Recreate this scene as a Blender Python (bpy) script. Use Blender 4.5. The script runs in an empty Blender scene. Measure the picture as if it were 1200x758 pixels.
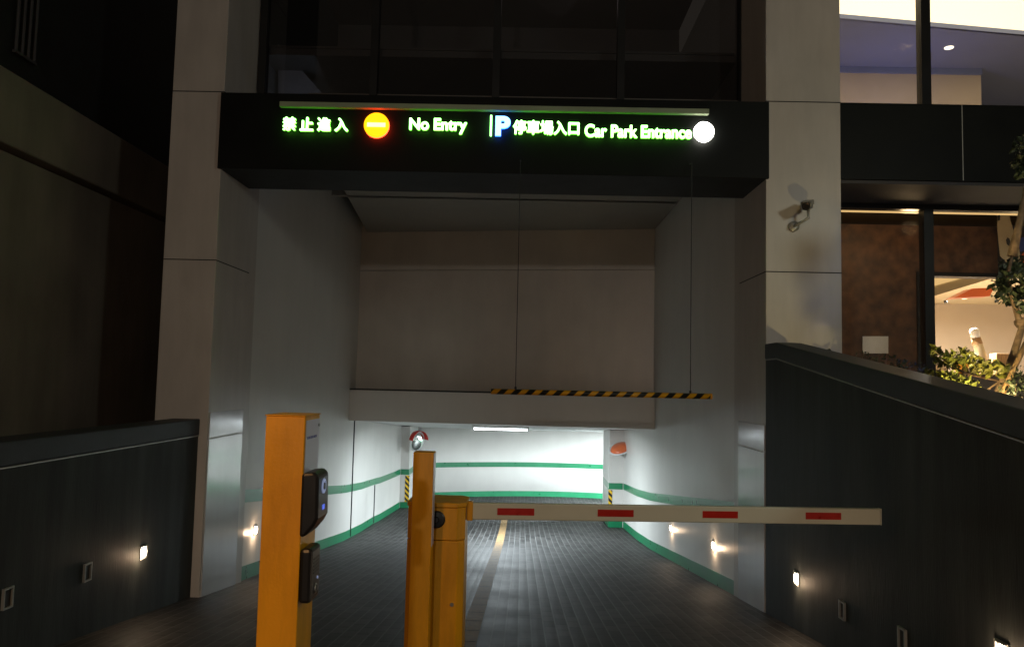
import bpy, bmesh, math, random
from mathutils import Vector, Matrix
random.seed(7)
C = bpy.context.scene.collection
SC = bpy.context.scene

# ------------------------------------------------------------------ camera
EYE = 1.4                      # eye height above the street, world z
F = 930.0                      # focal length in pixels of the 1200 px wide photograph
VPX, VPY = 613.0, 447.0        # where the lines along the ramp meet
ROLL = math.radians(1.25)
a = Vector((VPX-600, -(VPY-379), -F)).normalized()         # world +Y in camera axes
u = Vector((math.sin(ROLL), math.cos(ROLL), 0)); u = (u - a*u.dot(a)).normalized()
xw = a.cross(u)
RM = Matrix((xw, a, u))        # rows: world axes in camera axes -> camera-to-world
cam_d = bpy.data.cameras.new('camera'); cam = bpy.data.objects.new('camera', cam_d); C.objects.link(cam)
cam.matrix_world = Matrix.Translation((0, 0, EYE)) @ RM.to_4x4()
cam_d.sensor_width = 36; cam_d.lens = F/1200*36; cam_d.clip_start = .05; cam_d.clip_end = 500
SC.camera = cam

def ray(px, py): return RM @ Vector((px-600, 379-py, -F))
def atY(px, py, Y):
    d = ray(px, py); return Vector((0, 0, EYE)) + d*(Y/d.y)
def atX(px, py, X):
    d = ray(px, py); return Vector((0, 0, EYE)) + d*(X/d.x)

# ------------------------------------------------------------------ world, lamps of the street, an added frontal fill
w = bpy.data.worlds.new('World'); SC.world = w; w.use_nodes = True
bg = w.node_tree.nodes['Background']; bg.inputs[0].default_value = (1, .84, .66, 1); bg.inputs[1].default_value = .034
def lamp(name, kind, loc, power, col, size=.1, rot=None, **k):
    d = bpy.data.lights.new(name, kind); d.energy = power; d.color = col
    if kind in ('POINT', 'SPOT'): d.shadow_soft_size = size
    for kk, v in k.items(): setattr(d, kk, v)
    o = bpy.data.objects.new(name, d); C.objects.link(o); o.location = loc
    if rot: o.rotation_euler = rot
    return o
lamp('street_and_fill_light', 'POINT', (6.15, 1.6, 4.4), 225, (.95, 1, .86), .4)
lamp('street_and_fill_light', 'AREA', (-1.5, -13, 3.3), 190, (1, .92, .82), size=2.5, rot=(math.radians(92), 0, 0))  # added frontal area light behind the camera, lifts the ambient level on the walls
lamp('street_and_fill_light', 'POINT', (-1.9, .5, 2.3), 108, (1, .52, .20), .10)
SC.view_settings.view_transform = 'Standard'; SC.view_settings.look = 'None'
SC.view_settings.exposure = 0; SC.view_settings.gamma = 1

# ------------------------------------------------------------------ materials
def newmat(name):
    m = bpy.data.materials.new(name); m.use_nodes = True
    return m, m.node_tree.nodes, m.node_tree.links, m.node_tree.nodes['Principled BSDF']
def mat(name, col, rough=.6, metal=0, var=.12, scale=3, bump=0, bscale=40, spec=.5, stretch=None, coat=0, stain=0, sscale=1.2):
    m, n, l, b = newmat(name)
    b.inputs['Roughness'].default_value = rough; b.inputs['Metallic'].default_value = metal
    b.inputs['Specular IOR Level'].default_value = spec; b.inputs['Coat Weight'].default_value = coat
    tc = n.new('ShaderNodeTexCoord'); mp = n.new('ShaderNodeMapping'); l.new(tc.outputs['Object'], mp.inputs[0])
    if stretch: mp.inputs['Scale'].default_value = stretch
    t = n.new('ShaderNodeTexNoise'); t.inputs['Scale'].default_value = scale; t.inputs['Detail'].default_value = 6
    l.new(mp.outputs[0], t.inputs['Vector'])
    r = n.new('ShaderNodeValToRGB'); l.new(t.outputs['Fac'], r.inputs[0])
    r.color_ramp.elements[0].position = .3; r.color_ramp.elements[1].position = .7
    r.color_ramp.elements[0].color = (*[c*(1-var) for c in col], 1)
    r.color_ramp.elements[1].color = (*[min(1, c*(1+var)) for c in col], 1)
    out = r.outputs[0]
    if stain:
        mp2 = n.new('ShaderNodeMapping'); l.new(tc.outputs['Object'], mp2.inputs[0]); mp2.inputs['Scale'].default_value = (1.6, 1.6, .28)
        t3 = n.new('ShaderNodeTexNoise'); t3.inputs['Scale'].default_value = sscale; t3.inputs['Detail'].default_value = 9; t3.inputs['Roughness'].default_value = .65
        l.new(mp2.outputs[0], t3.inputs['Vector'])
        r3 = n.new('ShaderNodeMapRange'); l.new(t3.outputs['Fac'], r3.inputs[0]); r3.inputs[1].default_value = .38; r3.inputs[2].default_value = .62
        r3.inputs[3].default_value = 1-stain; r3.inputs[4].default_value = 1+stain*.3
        mm = n.new('ShaderNodeMixRGB'); mm.blend_type = 'MULTIPLY'; mm.inputs[0].default_value = 1; l.new(out, mm.inputs[1]); l.new(r3.outputs[0], mm.inputs[2]); out = mm.outputs[0]
    l.new(out, b.inputs['Base Color'])
    mr = n.new('ShaderNodeMapRange'); l.new(t.outputs['Fac'], mr.inputs[0])
    mr.inputs[3].default_value = max(.02, rough-.08); mr.inputs[4].default_value = min(1, rough+.08)
    l.new(mr.outputs[0], b.inputs['Roughness'])
    if bump:
        t2 = n.new('ShaderNodeTexNoise'); t2.inputs['Scale'].default_value = bscale; t2.inputs['Detail'].default_value = 4
        l.new(mp.outputs[0], t2.inputs['Vector'])
        bp = n.new('ShaderNodeBump'); bp.inputs['Strength'].default_value = bump; bp.inputs['Distance'].default_value = .01
        l.new(t2.outputs['Fac'], bp.inputs['Height']); l.new(bp.outputs[0], b.inputs['Normal'])
    return m
def emit(name, col, s):
    m, n, l, b = newmat(name); b.inputs['Base Color'].default_value = (.1, .1, .1, 1)
    b.inputs['Emission Color'].default_value = (*col, 1); b.inputs['Emission Strength'].default_value = s
    return m
def mathn(n, l, op, x, y=None, z=None):
    k = n.new('ShaderNodeMath'); k.operation = op
    for i, v in enumerate((x, y, z)):
        if v is None: continue
        if isinstance(v, (int, float)): k.inputs[i].default_value = v
        else: l.new(v, k.inputs[i])
    return k.outputs[0]
def stripes(name, c1, c2, period, vec, rough=.45):
    m, n, l, b = newmat(name); tc = n.new('ShaderNodeTexCoord'); s = n.new('ShaderNodeSeparateXYZ'); l.new(tc.outputs['Object'], s.inputs[0])
    t = mathn(n, l, 'ADD', mathn(n, l, 'MULTIPLY', s.outputs[0], vec[0]/period), mathn(n, l, 'MULTIPLY', s.outputs[2], vec[1]/period))
    g = mathn(n, l, 'GREATER_THAN', mathn(n, l, 'FRACT', t), .5)
    mx = n.new('ShaderNodeMixRGB'); l.new(g, mx.inputs[0]); mx.inputs[1].default_value = (*c1, 1); mx.inputs[2].default_value = (*c2, 1)
    l.new(mx.outputs[0], b.inputs['Base Color']); b.inputs['Roughness'].default_value = rough
    return m
def pavers():
    m, n, l, b = newmat('dark_ribbed_pavers'); b.inputs['Specular IOR Level'].default_value = .22; tc = n.new('ShaderNodeTexCoord'); s = n.new('ShaderNodeSeparateXYZ'); l.new(tc.outputs['Object'], s.inputs[0])
    px, py = .120, .30
    ux = mathn(n, l, 'DIVIDE', s.outputs[0], px); uy = mathn(n, l, 'DIVIDE', s.outputs[1], py)
    col = mathn(n, l, 'FLOOR', ux)
    uy2 = mathn(n, l, 'ADD', uy, mathn(n, l, 'MULTIPLY', mathn(n, l, 'FRACT', mathn(n, l, 'MULTIPLY', col, .5)), 1.0))
    fx = mathn(n, l, 'FRACT', ux); fy = mathn(n, l, 'FRACT', uy2)
    gx = mathn(n, l, 'LESS_THAN', fx, .11); gy = mathn(n, l, 'LESS_THAN', fy, .10)
    cv = n.new('ShaderNodeCombineXYZ'); l.new(col, cv.inputs[0]); l.new(mathn(n, l, 'FLOOR', uy2), cv.inputs[1])
    wn = n.new('ShaderNodeTexWhiteNoise'); l.new(cv.outputs[0], wn.inputs['Vector'])
    no = n.new('ShaderNodeTexNoise'); no.inputs['Scale'].default_value = 1.1; no.inputs['Detail'].default_value = 8; l.new(tc.outputs['Object'], no.inputs['Vector'])
    r = n.new('ShaderNodeMapRange'); l.new(mathn(n, l, 'ADD', mathn(n, l, 'MULTIPLY', wn.outputs['Value'], .75), no.outputs['Fac']), r.inputs[0])
    r.inputs[1].default_value = .3; r.inputs[2].default_value = 1.2; r.inputs[3].default_value = .006; r.inputs[4].default_value = .042
    hs = n.new('ShaderNodeCombineColor'); 
    for i, k in enumerate((1.05, 1, .98)): l.new(mathn(n, l, 'MULTIPLY', r.outputs[0], k), hs.inputs[i])
    m1 = n.new('ShaderNodeMixRGB'); l.new(gy, m1.inputs[0]); l.new(hs.outputs[0], m1.inputs[1]); m1.inputs[2].default_value = (.004, .004, .004, 1)
    m2 = n.new('ShaderNodeMixRGB'); l.new(gx, m2.inputs[0]); l.new(m1.outputs[0], m2.inputs[1]); m2.inputs[2].default_value = (.088, .09, .09, 1)
    l.new(m2.outputs[0], b.inputs['Base Color'])
    # ribs: every paver is slightly domed across, joints are cut deeper
    h = mathn(n, l, 'SUBTRACT', mathn(n, l, 'MULTIPLY', mathn(n, l, 'SINE', mathn(n, l, 'MULTIPLY', fx, math.pi)), .6), mathn(n, l, 'MULTIPLY', gy, .4))
    bp = n.new('ShaderNodeBump'); bp.inputs['Distance'].default_value = .006; bp.inputs['Strength'].default_value = .6; l.new(h, bp.inputs['Height']); l.new(bp.outputs[0], b.inputs['Normal'])
    rr = n.new('ShaderNodeMapRange'); l.new(no.outputs['Fac'], rr.inputs[0]); rr.inputs[3].default_value = .5; rr.inputs[4].default_value = .75
    l.new(rr.outputs[0], b.inputs['Roughness'])
    return m
def glass(name, tint, refl=.06):
    m, n, l, b = newmat(name); n.remove(b)
    t = n.new('ShaderNodeBsdfTransparent'); t.inputs[0].default_value = (*tint, 1)
    g = n.new('ShaderNodeBsdfGlossy'); g.inputs['Roughness'].default_value = .02
    fr = n.new('ShaderNodeFresnel'); fr.inputs[0].default_value = 1.45
    mx = n.new('ShaderNodeMixShader'); l.new(mathn(n, l, 'ADD', fr.outputs[0], refl), mx.inputs[0]); l.new(t.outputs[0], mx.inputs[1]); l.new(g.outputs[0], mx.inputs[2])
    l.new(mx.outputs[0], n['Material Output'].inputs[0])
    return m
M = dict(
    stone=mat('pale_stone_cladding', (.50, .47, .44), .38, stain=.07, sscale=3, var=.05, scale=2, bump=.05, bscale=60),
    gloss=mat('polished_pale_cladding', (.46, .46, .47), .16, stain=0.08, var=.04, scale=2, spec=.9),
    wall=mat('white_painted_wall', (.68, .665, .635), .42, stain=.03, var=.04, scale=1.2, bump=.06, bscale=30),
    upper=mat('warm_grey_panel', (.62, .58, .53), .33, stain=.05, var=.06, scale=1.4),
    ceil=mat('grey_ceiling', (.34, .32, .28), .6, var=.05),
    lowceil=mat('white_ceiling', (.78, .79, .79), .6, var=.03),
    green=mat('green_wall_paint', (.010, .20, .085), .3, var=.12, scale=4, spec=.8),
    black=mat('black_metal_panel', (.006, .007, .0065), .5, var=.2, spec=.15),
    frame=mat('black_window_frame', (.01, .01, .01), .4, var=.2),
    dark=mat('dark_green_grey_render', (.038, .043, .042), .65, stain=.35, spec=.2, var=.4, scale=2.2, bump=.25, bscale=25, stretch=(3, 3, .35)),
    darkcap=mat('dark_coping_stone', (.042, .047, .056), .55, spec=.25, var=.2, scale=4, bump=.1),
    line=mat('pale_metal_strip', (.36, .36, .34), .4, metal=.4),
    joint=mat('dark_joint', (.03, .03, .03), .9),
    neigh=mat('dim_render', (.17, .15, .125), .8, stain=.18, var=.25, scale=.8, bump=.15),
    neighdark=mat('blackened_facade', (.008, .009, .009), .7, var=.3),
    asphalt=mat('asphalt', (.05, .05, .05), .8, var=.3, scale=20, bump=.3, bscale=120),
    soil=mat('planting_soil', (.03, .024, .018), .95, var=.4, scale=12, bump=.5),
    yellow=mat('yellow_orange_paint', (.84, .38, .008), .34, stain=.16, sscale=7, var=.06, scale=5, bump=.05, bscale=90),
    steel=mat('brushed_steel', (.5, .5, .5), .3, metal=1),
    plastic=mat('black_plastic', (.014, .014, .015), .32, var=.2, scale=8),
    sticker=mat('pale_sticker', (.62, .60, .70), .35, var=.03),
    ink=mat('blue_ink', (.10, .11, .42), .5),
    arm=mat('cream_arm_paint', (.66, .65, .52), .35, var=.05, scale=3, coat=.3),
    redtape=mat('red_reflective_tape', (.50, .02, .012), .3, var=.1, scale=20),
    red=mat('red_plastic', (.55, .03, .02), .3), orange=mat('orange_red_plastic', (.75, .17, .06), .35),
    whitepl=mat('white_plastic', (.75, .76, .76), .35),
    kerb=mat('concrete', (.22, .21, .19), .8, var=.2, scale=10, bump=.3),
    tan=mat('tan_paving_stripe', (.20, .13, .062), .7, spec=.2, var=.22, scale=14, bump=.2, bscale=60),
    rust=mat('brown_oxidised_panel', (.105, .050, .024), .55, var=.6, scale=5, bump=.3, bscale=24),
    beige=mat('beige_wall', (.55, .46, .36), .7, var=.03), bluewhite=mat('blue_grey_plaster', (.20, .24, .42), .7, var=.04),
    wood=mat('timber', (.36, .22, .10), .6, var=.3, scale=6, stretch=(8, 8, 1)),
    darkwood=mat('dark_timber', (.06, .035, .02), .5, var=.3),
    bark=mat('bark', (.16, .11, .07), .85, var=.4, scale=20, bump=.6),
    leaf=mat('green_leaf', (.11, .12, .02), .45, var=.5, scale=14), leaf2=mat('dark_leaf', (.03, .045, .022), .5, var=.5, scale=14),
    cream=mat('cream_paint', (.62, .52, .34), .6, var=.04), slate=mat('slate_paint', (.045, .045, .05), .7), teal=mat('grey_teal_paint', (.10, .15, .14), .7), blue=mat('blue_paint', (.05, .09, .35), .6),
    hazard=stripes('black_yellow_hazard', (.012, .012, .012), (.80, .38, .01), .155, (1, -1)),
    guard=stripes('black_yellow_guard', (.012, .012, .012), (.80, .50, .02), .16, (1, 1)),
    e_tube=emit('tube_light', (.86, .95, 1), 14), e_green=emit('sign_letter_light', (.30, 1, .21), 9), e_side=emit('sign_side_light', (.16, .9, .05), 5),
    e_white=emit('round_lamp_light', (1, .96, .84), 16), e_bluewhite=emit('letter_p_light', (.22, .5, 1), 4), e_blueside=emit('letter_p_side_light', (.02, .12, 1), 9),
    e_orange=emit('no_entry_disc_light', (1, .45, .0), 2.0), e_yellowbar=emit('no_entry_bar_light', (1, .88, .25), 3.0), e_redside=emit('no_entry_rim_light', (1, .04, .01), 14),
    e_step=emit('step_lens_light', (1, .82, .62), 24), e_cove=emit('cove_light', (1, .80, .50), 2.3), e_cove2=emit('cove_glow', (1, .62, .24), .95), e_blue=emit('reader_light', (.12, .2, 1), .7), e_ringw=emit('reader_ring', (.4, .48, .75), .4), e_down=emit('downlight', (1, .85, .6), 3),
    glass=glass('dark_window_glass', (.62, .62, .64), .03), clear=glass('shop_window_glass', (.92, .93, .92), .015),
    pavers=pavers(),
)
# ------------------------------------------------------------------ mesh helpers
def obj(name, bm, m, parent=None, smooth=False, bevel=0):
    me = bpy.data.meshes.new(name); bm.normal_update(); bm.to_mesh(me); bm.free()
    o = bpy.data.objects.new(name, me); C.objects.link(o)
    for mm in (m if isinstance(m, (list, tuple)) else [m]): me.materials.append(M[mm] if isinstance(mm, str) else mm)
    if parent: o.parent = parent; o.matrix_parent_inverse = Matrix.Translation(-parent.location) if parent.type == 'EMPTY' else Matrix.Identity(4)
    if smooth:
        for p in me.polygons: p.use_smooth = True
    if bevel:
        b = o.modifiers.new('bevel', 'BEVEL'); b.width = bevel; b.segments = 2; b.limit_method = 'ANGLE'; b.angle_limit = math.radians(40)
    return o
def tag(o, label=None, cat=None, group=None, kind=None):
    if label: o['label'] = label
    if cat: o['category'] = cat
    if group: o['group'] = group
    if kind: o['kind'] = kind
    return o
def thing(name, label, cat, loc=(0, 0, 0), group=None):
    o = bpy.data.objects.new(name, None); C.objects.link(o); o.location = loc; o.empty_display_size = .1
    return tag(o, label, cat, group)
def hexa(bm, v, mi=0):
    vs = [bm.verts.new(p) for p in v]
    for f in ((0, 3, 2, 1), (4, 5, 6, 7), (0, 1, 5, 4), (1, 2, 6, 5), (2, 3, 7, 6), (3, 0, 4, 7)):
        bm.faces.new([vs[i] for i in f]).material_index = mi
    return vs
def bx(x0, x1, y0, y1, z0, z1, bm=None, mi=0):
    bm = bm or bmesh.new()
    hexa(bm, [(x0, y0, z0), (x1, y0, z0), (x1, y1, z0), (x0, y1, z0), (x0, y0, z1), (x1, y0, z1), (x1, y1, z1), (x0, y1, z1)], mi)
    return bm
def tube(bm, pts, rad, n=10, mi=0):
    pts = [Vector(p) for p in pts]; rad = rad if isinstance(rad, (list, tuple)) else [rad]*len(pts); rings = []
    for i, p in enumerate(pts):
        d = (pts[min(i+1, len(pts)-1)]-pts[max(i-1, 0)]).normalized()
        s = d.orthogonal().normalized() if i == 0 else (s0-d*s0.dot(d)).normalized()
        s0 = s; t = d.cross(s)
        rings.append([bm.verts.new(p+(s*math.cos(k*2*math.pi/n)+t*math.sin(k*2*math.pi/n))*rad[i]) for k in range(n)])
    for i in range(len(rings)-1):
        for k in range(n): bm.faces.new((rings[i][k], rings[i][(k+1) % n], rings[i+1][(k+1) % n], rings[i+1][k])).material_index = mi
    bm.faces.new(rings[0][::-1]).material_index = mi; bm.faces.new(rings[-1]).material_index = mi
    return bm
def lathe(bm, c, axis, prof, n=24, mi=0):
    c = Vector(c); ax = Vector(axis).normalized()
    s = Vector((1, 0, 0)) if abs(ax.x) < .9 else Vector((0, 0, 1)); s = (s-ax*s.dot(ax)).normalized(); t = ax.cross(s); rings = []
    for r, h in prof:
        rings.append([bm.verts.new(c+ax*h+(s*math.cos(k*2*math.pi/n)+t*math.sin(k*2*math.pi/n))*max(r, 1e-4)) for k in range(n)])
    for i in range(len(rings)-1):
        for k in range(n): bm.faces.new((rings[i][k], rings[i][(k+1) % n], rings[i+1][(k+1) % n], rings[i+1][k])).material_index = mi
    bm.faces.new(rings[0][::-1]).material_index = mi; bm.faces.new(rings[-1]).material_index = mi
    bmesh.ops.recalc_face_normals(bm, faces=bm.faces)
    return bm
def prism(bm, pts, d, mi=0):
    """closed polygon pts (3D) pushed by vector d"""
    d = Vector(d); A = [bm.verts.new(p) for p in pts]; B = [bm.verts.new(Vector(p)+d) for p in pts]; n = len(pts)
    bm.faces.new(A).material_index = mi; bm.faces.new(B[::-1]).material_index = mi
    for i in range(n): bm.faces.new((A[i], B[i], B[(i+1) % n], A[(i+1) % n])).material_index = mi
    bmesh.ops.recalc_face_normals(bm, faces=bm.faces)
    return bm
def subdiv(pts, step=.6):
    out = []
    for i in range(len(pts)-1):
        p, q = Vector(pts[i]), Vector(pts[i+1]); k = max(1, int((q-p).length/step))
        out += [p.lerp(q, j/k) for j in range(k)]
    return out+[Vector(pts[-1])]
def band(bm, pts, lo, hi, off, t):
    """a wall of thickness t along a plan polyline; off moves its face along the left normal; lo, hi are functions of the plan point"""
    P = subdiv(pts); n = len(P); prev = None
    for i, p in enumerate(P):
        d = (P[min(i+1, n-1)]-P[max(i-1, 0)]).normalized(); nn = Vector((-d.y, d.x))
        f = p+nn*off; b = f-nn*t; z0, z1 = lo(p), hi(p)
        cur = [bm.verts.new((f.x, f.y, z0)), bm.verts.new((b.x, b.y, z0)), bm.verts.new((b.x, b.y, z1)), bm.verts.new((f.x, f.y, z1))]
        if prev:
            for k in range(4): bm.faces.new((prev[k], prev[(k+1) % 4], cur[(k+1) % 4], cur[k]))
        else: bm.faces.new(cur)
        prev = cur
    bm.faces.new(prev[::-1]); bmesh.ops.recalc_face_normals(bm, faces=bm.faces)
    return bm
GP = [(-60, 0), (0, 0), (17, -2.04), (19, -2.23), (21.5, -2.41), (24, -2.50), (27.5, -2.55), (40, -2.6)]
def gz(D):
    for (a0, b0), (a1, b1) in zip(GP, GP[1:]):
        if D <= a1: return b0+(b1-b0)*(D-a0)/(a1-a0)
    return -2.6
def cz(D): return EYE-.92-(D-17)*.071            # ceiling of the lower passage

XL, XR = -3.66, 2.73
# ------------------------------------------------------------------ ground
bm = bmesh.new(); prev = None
for D in [0, 2, 4, 6, 8, 10, 12, 14, 16, 17, 18, 19, 20.2, 21.5, 22.7, 24, 25.7, 27.5, 30]:
    xr = 3.2 if D < 21 else 13
    cur = [bm.verts.new((-4.4, D, gz(D))), bm.verts.new((3.2, D, gz(D)))]
    if prev: bm.faces.new((prev[0], prev[1], cur[1], cur[0]))
    if D >= 21.5:
        e = bm.verts.new((14, D, gz(D)))
        if prev and len(prev) == 3: bm.faces.new((prev[1], prev[2], e, cur[1]))
        cur.append(e)
    prev = cur
tag(obj('ramp_road', bm, 'pavers'), kind='structure')
bm = bmesh.new(); vs = [bm.verts.new(p) for p in ((-120, -150, -.004), (120, -150, -.004), (120, 0, -.004), (-120, 0, -.004))]; bm.faces.new(vs)
tag(obj('street', bm, 'asphalt'), kind='structure')
bm = bmesh.new()
for D in [d*.5 for d in range(0, 46)]:
    x0, x1, y0, y1 = -.52, -.35, D+.01, min(D+.49, 22.4)
    e = .005
    bm.faces.new([bm.verts.new(p) for p in ((x0, y0, gz(y0)+e), (x1, y0, gz(y0)+e), (x1, y1, gz(y1)+e), (x0, y1, gz(y1)+e))])
tag(obj('centre_line', bm, 'tan'), kind='structure')
tag(obj('left_ground', bx(-60, -3.95, 0, 60, -1.2, -.9), 'asphalt'), kind='structure')
tag(obj('planting_bed', bx(2.99, 30, .2, 9.9, .2, 1.02), 'soil'), kind='structure')

# ------------------------------------------------------------------ the building
B = thing('car_park_building', 'pale stone building with a black header over the car park ramp', 'building', (0, 9, 0))
Y1, Y2 = 9.0, 10.1
def pier(x0, x1, zb, joints, nm, lab):
    p = obj('pier', bx(x0, x1, Y1, Y2+.25, zb, 12), 'stone', B, bevel=.006); p['label'] = lab
    for z in joints:
        jb = bx(x0-.002, x1+.002, Y1-.0015, Y2, z-.006, z+.006); obj('joint', jb, 'joint', p)
    return p
JZ = [EYE+1.31, EYE+3.29, EYE+5.2]
p1 = pier(-4.17, -3.56, -1.5, JZ, 'l', 'brown-lit pale stone pier on the left of the ramp')
p2 = pier(2.735, 3.59, -1.5, JZ, 'r', 'paler stone pier on the right, carrying a security camera')
# polished lower cladding on both reveals
def reveal(x, s):
    g = bmesh.new(); e = .012
    for z0, z1 in ((gz(9.5)-.1, EYE-.735), (EYE-.715, EYE+.02-.45)):
        bx(min(x, x+s*e), max(x, x+s*e), Y1+.03, Y2-.0, z0, z1, g)
    o = obj('reveal_panel', g, 'gloss', B)
reveal(-3.56, 1); reveal(2.735, -1)
# header box
hb = obj('header', bx(-3.585, 2.76, Y1-.04, 9.95, EYE+2.375, EYE+3.27), 'black', B, bevel=.004)
# inside walls of the covered ramp
LW = [(-3.60, Y2+.25), (-3.75, 17.8), (-3.82, 20.9), (-3.68, 24.4)]
RW = [(2.745, 21.5), (2.745, Y2+.25)]
lo = lambda p: gz(p.y)-.15
def hi(p): return EYE+4.3 if p.y < 17.9 else cz(p.y)+.2
obj('side_wall', band(bmesh.new(), LW[::-1], lambda p: gz(p.y)-.15, lambda p: EYE+4.4 if p.y < 17.95 else cz(p.y)+.1, 0, -.25) if False else band(bmesh.new(), LW, lo, hi, 0, -.25), 'wall', B)
obj('side_wall', band(bmesh.new(), RW, lo, hi, 0, -.25), 'wall', B)
LE = [(-3.68, 24.4), (-3.42, 24.4), (-3.42, 26.2)]
BWL = [(x_/4, 27.9-.062*(x_/4-1.2)**2) for x_ in range(-14, 37)]
RE = [(2.36, 23.2), (2.36, 21.5), (2.745, 21.5)]
def flat(pts, off, lo, hi, m, nm, t):
    """separate straight pieces with butt joints"""
    for p, q in zip(pts, pts[1:]):
        obj(nm, band(bmesh.new(), [p, q], lo, hi, off, t), m, B)
hi2 = lambda p: cz(p.y)+.1
obj('end_pillar', bx(-3.9, -3.42, 24.4, 26.3, -2.9, -.05), 'wall', B)
obj('end_pillar', bx(2.36, 2.99, 21.5, 23.2, -2.9, .15), 'wall', B)
obj('curved_wall', band(bmesh.new(), BWL, lo, hi2, 0, -.2), 'wall', B, True)
obj('hidden_wall', bx(2.99, 14, 22.0, 22.2, -2.9, .15), 'wall', B)
# painted green bands and skirtings
for lo_h, hi_h, nm in ((0, .18, 'green_skirting'), (1.0, 1.165, 'green_stripe')):
    L = lambda p, h=lo_h: gz(p.y)+h+(-.05 if h == 0 else 0)
    H = lambda p, h=hi_h: gz(p.y)+h
    obj(nm, band(bmesh.new(), LW, L, H, -.006, -.02), 'green', B)
    obj(nm, band(bmesh.new(), RW, L, H, -.006, -.02), 'green', B)
    obj(nm, band(bmesh.new(), BWL, L, H, -.008, -.02), 'green', B)
    for X0, X1, Y in ((-3.66, -3.414, 24.394), (2.354, 2.72, 21.494)):
        obj(nm, bx(X0, X1, Y, Y+.1, gz(Y)+lo_h-(.05 if lo_h == 0 else 0), gz(Y)+hi_h), 'green', B)
    obj(nm, bx(-3.5, -3.414, 24.5, 26.2, gz(25)+lo_h-.01, gz(25)+hi_h), 'green', B)
    obj(nm, bx(2.354, 2.4, 21.6, 23.1, gz(22)+lo_h-.01, gz(22)+hi_h), 'green', B)
for Y, X in ((17.75, -3.742), (20.9, -3.812)): obj('wall_joint', bx(X-.02, X+.012, Y, Y+.04, gz(Y)+.02, (cz(17) if Y < 18 else gz(Y)+.99)), 'joint', B)
# upper wall over the lower passage, lintel beam, ceilings
def slab(xa, ya, xb, yb, z0, z1, t, m, nm):
    return obj(nm, band(bmesh.new(), [(xa, ya), (xb, yb)], lambda p: z0, lambda p: z1, 0, t), m, B)
slab(-3.85, 17.85, 2.74, 16.75, EYE-.5, EYE+2.42, -.3, 'upper', 'upper_wall')
slab(-3.85, 17.84, 2.74, 16.74, EYE+2.43, EYE+4.3, -.3, 'upper', 'upper_wall')
slab(-3.76, 17.15, 2.74, 16.55, EYE-.92, EYE-.26, -.5, 'wall', 'lintel')
slab(-3.76, 17.12, 2.74, 16.52, EYE-.26, EYE-.235, -.5, 'joint', 'lintel_shadow_line')  # dark strip painted in for the shadow line along the lintel top
bm = bmesh.new(); prism(bm, [(-3.62, 17.9, EYE+3.3), (2.74, 17.9, EYE+3.3), (2.74, Y2, EYE+3.3), (-2.9, Y2, EYE+3.3)], (0, 0, .4)); obj('entrance_ceiling', bm, 'ceil', B)
obj('upper_ceiling', bx(-3.85, 2.9, Y2+.26, 18.3, EYE+4.31, EYE+4.4), 'ceil', B)
bm = bmesh.new(); prism(bm, [(-4, 17.62, cz(17)), (2.99, 17.02, cz(17)), (2.99, 29, cz(29)), (-4, 29, cz(29))], (0, 0, .2)); obj('passage_ceiling', bm, 'lowceil', B)
bm = bmesh.new(); prism(bm, [(2.99, 22.2, cz(22.2)), (14, 22.2, cz(22.2)), (14, 29, cz(29)), (2.99, 29, cz(29))], (0, 0, .2)); obj('passage_ceiling', bm, 'lowceil', B)

# windows over the header
def window(name, xs, z0, z1, gl, Y=Y2, fw=.07, extra_h=()):
    f = bmesh.new()
    for x in xs: bx(x-fw/2, x+fw/2, Y-.06, Y+.08, z0, z1, f)
    for z in (z0, z1)+tuple(extra_h): bx(xs[0]-.02, xs[-1]+.02, Y-.055, Y+.075, z-fw/2, z+fw/2, f)
    wd = obj('window', f, 'frame', B)
    for x0, x1 in zip(xs, xs[1:]): obj('pane', bx(x0, x1, Y-.004, Y+.004, z0, z1), gl, wd)
    return wd
xs = [-3.50] + [atY(px, 50, Y2).x for px in (440, 582.5, 727.5)] + [2.76]
window('w', xs, EYE+3.30, EYE+6.2, 'glass', fw=.095)
# dim room behind them
rm = bmesh.new(); bx(-3.56, 2.73, 14.2, 14.3, EYE+3.3, EYE+6.6, rm); bx(-3.56, 2.73, Y2+.3, 14.3, EYE+6.5, EYE+6.6, rm); bx(-3.56, 2.73, Y2+.26, 14.2, EYE+3.1+1.31, EYE+3.1+1.34, rm)
obj('upstairs_room', rm, 'ceil', B)
pt = [atY(326, 110, 10.9), atY(326, 52, 10.9), atY(378, 110, 10.9)]
o = obj('reflection_triangle', prism(bmesh.new(), pt, (0, .04, 0)), 'whitepl', B)  # added triangle behind the glass, stands in for a bluish reflection
lamp('upstairs_light', 'POINT', (-2.9, 10.35, EYE+3.42), 7, (.6, .75, 1), .05)  # added light, kept out of sight below the header top, brightens the triangle
lamp('upstairs_light', 'POINT', (.4, 11.5, EYE+5.8), 3.0, (1, .8, .75), .3)

# ------------------------------------------------------------------ shop front to the right of the pier
sx = [3.60, atY(1084, 150, Y2).x, 9.2, 11.7]
SB = obj('black_band', bx(3.592, 12, Y1+.02, Y2, EYE+2.40, EYE+3.30), 'black', B, bevel=.004)
jx = atY(1129, 160, Y1).x
obj('joint', bx(jx-.005, jx+.005, Y1+.0185, Y1+.1, EYE+2.41, EYE+3.29), 'line', SB)
obj('soffit', bx(3.592, 12, Y1+.05, Y2-.07, EYE+2.36, EYE+2.398), 'slate', B)
window('w', sx, EYE+3.33, EYE+7.2, 'clear', fw=.12)
window('w', sx, EYE-.6, EYE+2.36, 'clear', fw=.12)
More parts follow.
